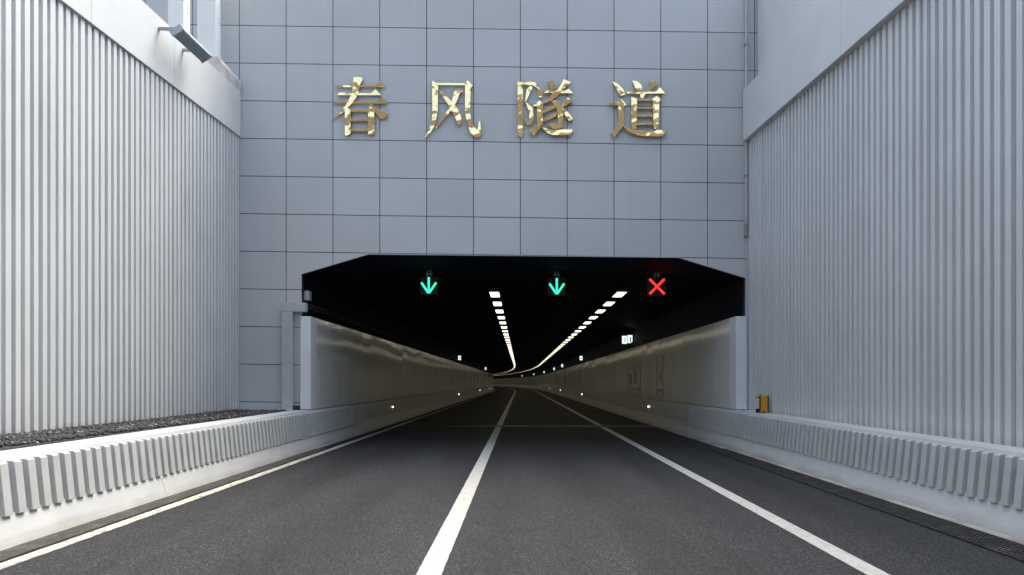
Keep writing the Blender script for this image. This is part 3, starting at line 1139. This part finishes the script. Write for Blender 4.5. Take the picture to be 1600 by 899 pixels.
proto = lamp_proto()
dif = proto.children[0]
first = True
N_L = 112
for xo, side in ((-0.78, "left"), (3.13, "right")):
    for k in range(N_L):
        s = 23.1 + 2.74 * k
        if first:
            h = proto; first = False
        else:
            h = proto.copy(); COL.objects.link(h)
            d = dif.copy(); COL.objects.link(d); d.parent = h
        h.location = path(s, xo, LZ)
        h.rotation_euler = (0, 0, heading(s))
        if k < 20:
            lab = "%s pale yellow lamp from the portal in the %s ceiling row" % (ORD[k], side)
        else:
            lab = "tiny far lamp beyond the first twenty of the %s ceiling row" % side
        tag(h, lab, "ceiling lamp", "%s row of tunnel ceiling lamps" % side)


# ------------------------------------------------------------------ barrier marker lights
def marker(s, side, m, label):
    x = -4.665 if side < 0 else 4.79
    t = thing("marker_light", label, "marker light", path(s, x, 0.58), heading(s), group="small marker lights on the tunnel barriers")
    bm = bmesh.new()
    box(bm, -0.03, 0.03, 0.0, 0.05, -0.04, 0.06)
    obj("housing", bm, M_lampbody, t)
    bm = bmesh.new()
    bmesh.ops.create_circle(bm, cap_ends=True, radius=0.022, segments=12)
    bmesh.ops.extrude_face_region(bm, geom=bm.faces[:])
    bm.verts.ensure_lookup_table()
    for v in bm.verts[12:]:
        v.co.z += 0.008
    bmesh.ops.rotate(bm, verts=bm.verts, matrix=Matrix.Rotation(math.radians(90), 3, 'X'))
    bmesh.ops.translate(bm, verts=bm.verts, vec=(0, -0.003, 0.01))
    obj("lens", bm, m, t)


marker(27.2, -1, M_kl_warm, "warm marker light nearest the portal on the left barrier")
marker(56.8, -1, M_kl_white, "second marker light from the portal on the left barrier")
marker(87, -1, M_kl_white, "third marker light from the portal on the left barrier")
marker(117, -1, M_kl_white, "fourth marker light from the portal on the left barrier, near the bend")
marker(27.5, 1, M_kl_white, "bright white marker light nearest the portal on the right barrier")
marker(57, 1, M_kl_white, "second white marker light from the portal on the right barrier")
marker(87, 1, M_kl_white, "third white marker light from the portal on the right barrier")
marker(117, 1, M_kl_white, "fourth white marker light from the portal on the right barrier")
for k in range(6):
    marker(147 + 30 * k, 1, M_kl_white, "faint marker light far round the bend on the right barrier, %s from its start" %
           ["first", "second", "third", "fourth", "fifth", "last"][k])


# ------------------------------------------------------------------ lit signs above the panels
def lit_sign(s, side, label, double=False):
    x = (-4.78 if side < 0 else 4.94)
    z = 3.45
    t = thing("exit_sign", label, "lit sign", path(s, x, z), heading(s), group="small lit signs above the tunnel wall panels")

    def face(cx, w, h, marks, dz=0.0):
        bm = bmesh.new()
        box(bm, cx - w / 2 - 0.012, cx + w / 2 + 0.012, 0.0, 0.06, dz - h / 2 - 0.012, dz + h / 2 + 0.012)
        obj("sign_case", bm, M_dark, t)
        bm = bmesh.new()
        box(bm, cx - w / 2, cx + w / 2, -0.008, -0.001, dz - h / 2, dz + h / 2)
        f = obj("sign_face", bm, M_white, t)
        bm = bmesh.new()
        for a, b, c, d in marks:
            box(bm, cx + a * w, cx + b * w, -0.013, -0.0085, dz + c * h, dz + d * h)
        obj("symbol", bm, M_signdark, t)
    if double:
        face(-0.12, 0.225, 0.36, [(-0.06, 0.12, 0.18, 0.27), (0.08, 0.18, 0.0, 0.2), (-0.06, 0.12, -0.04, 0.04), (0.06, 0.16, -0.22, -0.04), (-0.1, 0.08, -0.28, -0.2)], 0.0)
        face(0.13, 0.225, 0.36, [(0.0, 0.2, -0.35, 0.25), (-0.1, 0.05, -0.28, -0.2), (0.2, 0.5, -0.5, -0.36)], 0.035)
    else:
        face(0, 0.22, 0.34, [(-0.13, 0.16, -0.22, 0.22)])
    bm = bmesh.new()
    box(bm, -0.02, 0.02, 0.061, 0.09, -0.4, 0.15)
    obj("support", bm, M_dark, t)


lit_sign(34, 1, "pair of lit white exit signs above the right wall panels, nearest the portal", True)
lit_sign(59.5, 1, "second lit sign along the right wall, beyond the pair")
lit_sign(86, 1, "third lit sign along the right wall")
lit_sign(106, 1, "fourth, smaller lit sign along the right wall")
lit_sign(140, 1, "fifth lit sign along the right wall, at the bend")
lit_sign(175, 1, "sixth lit sign along the right wall, past the bend")
lit_sign(215, 1, "seventh and faintest lit sign round the bend of the right wall")
lit_sign(58.8, -1, "nearer lit white sign above the left wall panels")
lit_sign(104, -1, "farther lit white sign above the left wall panels")
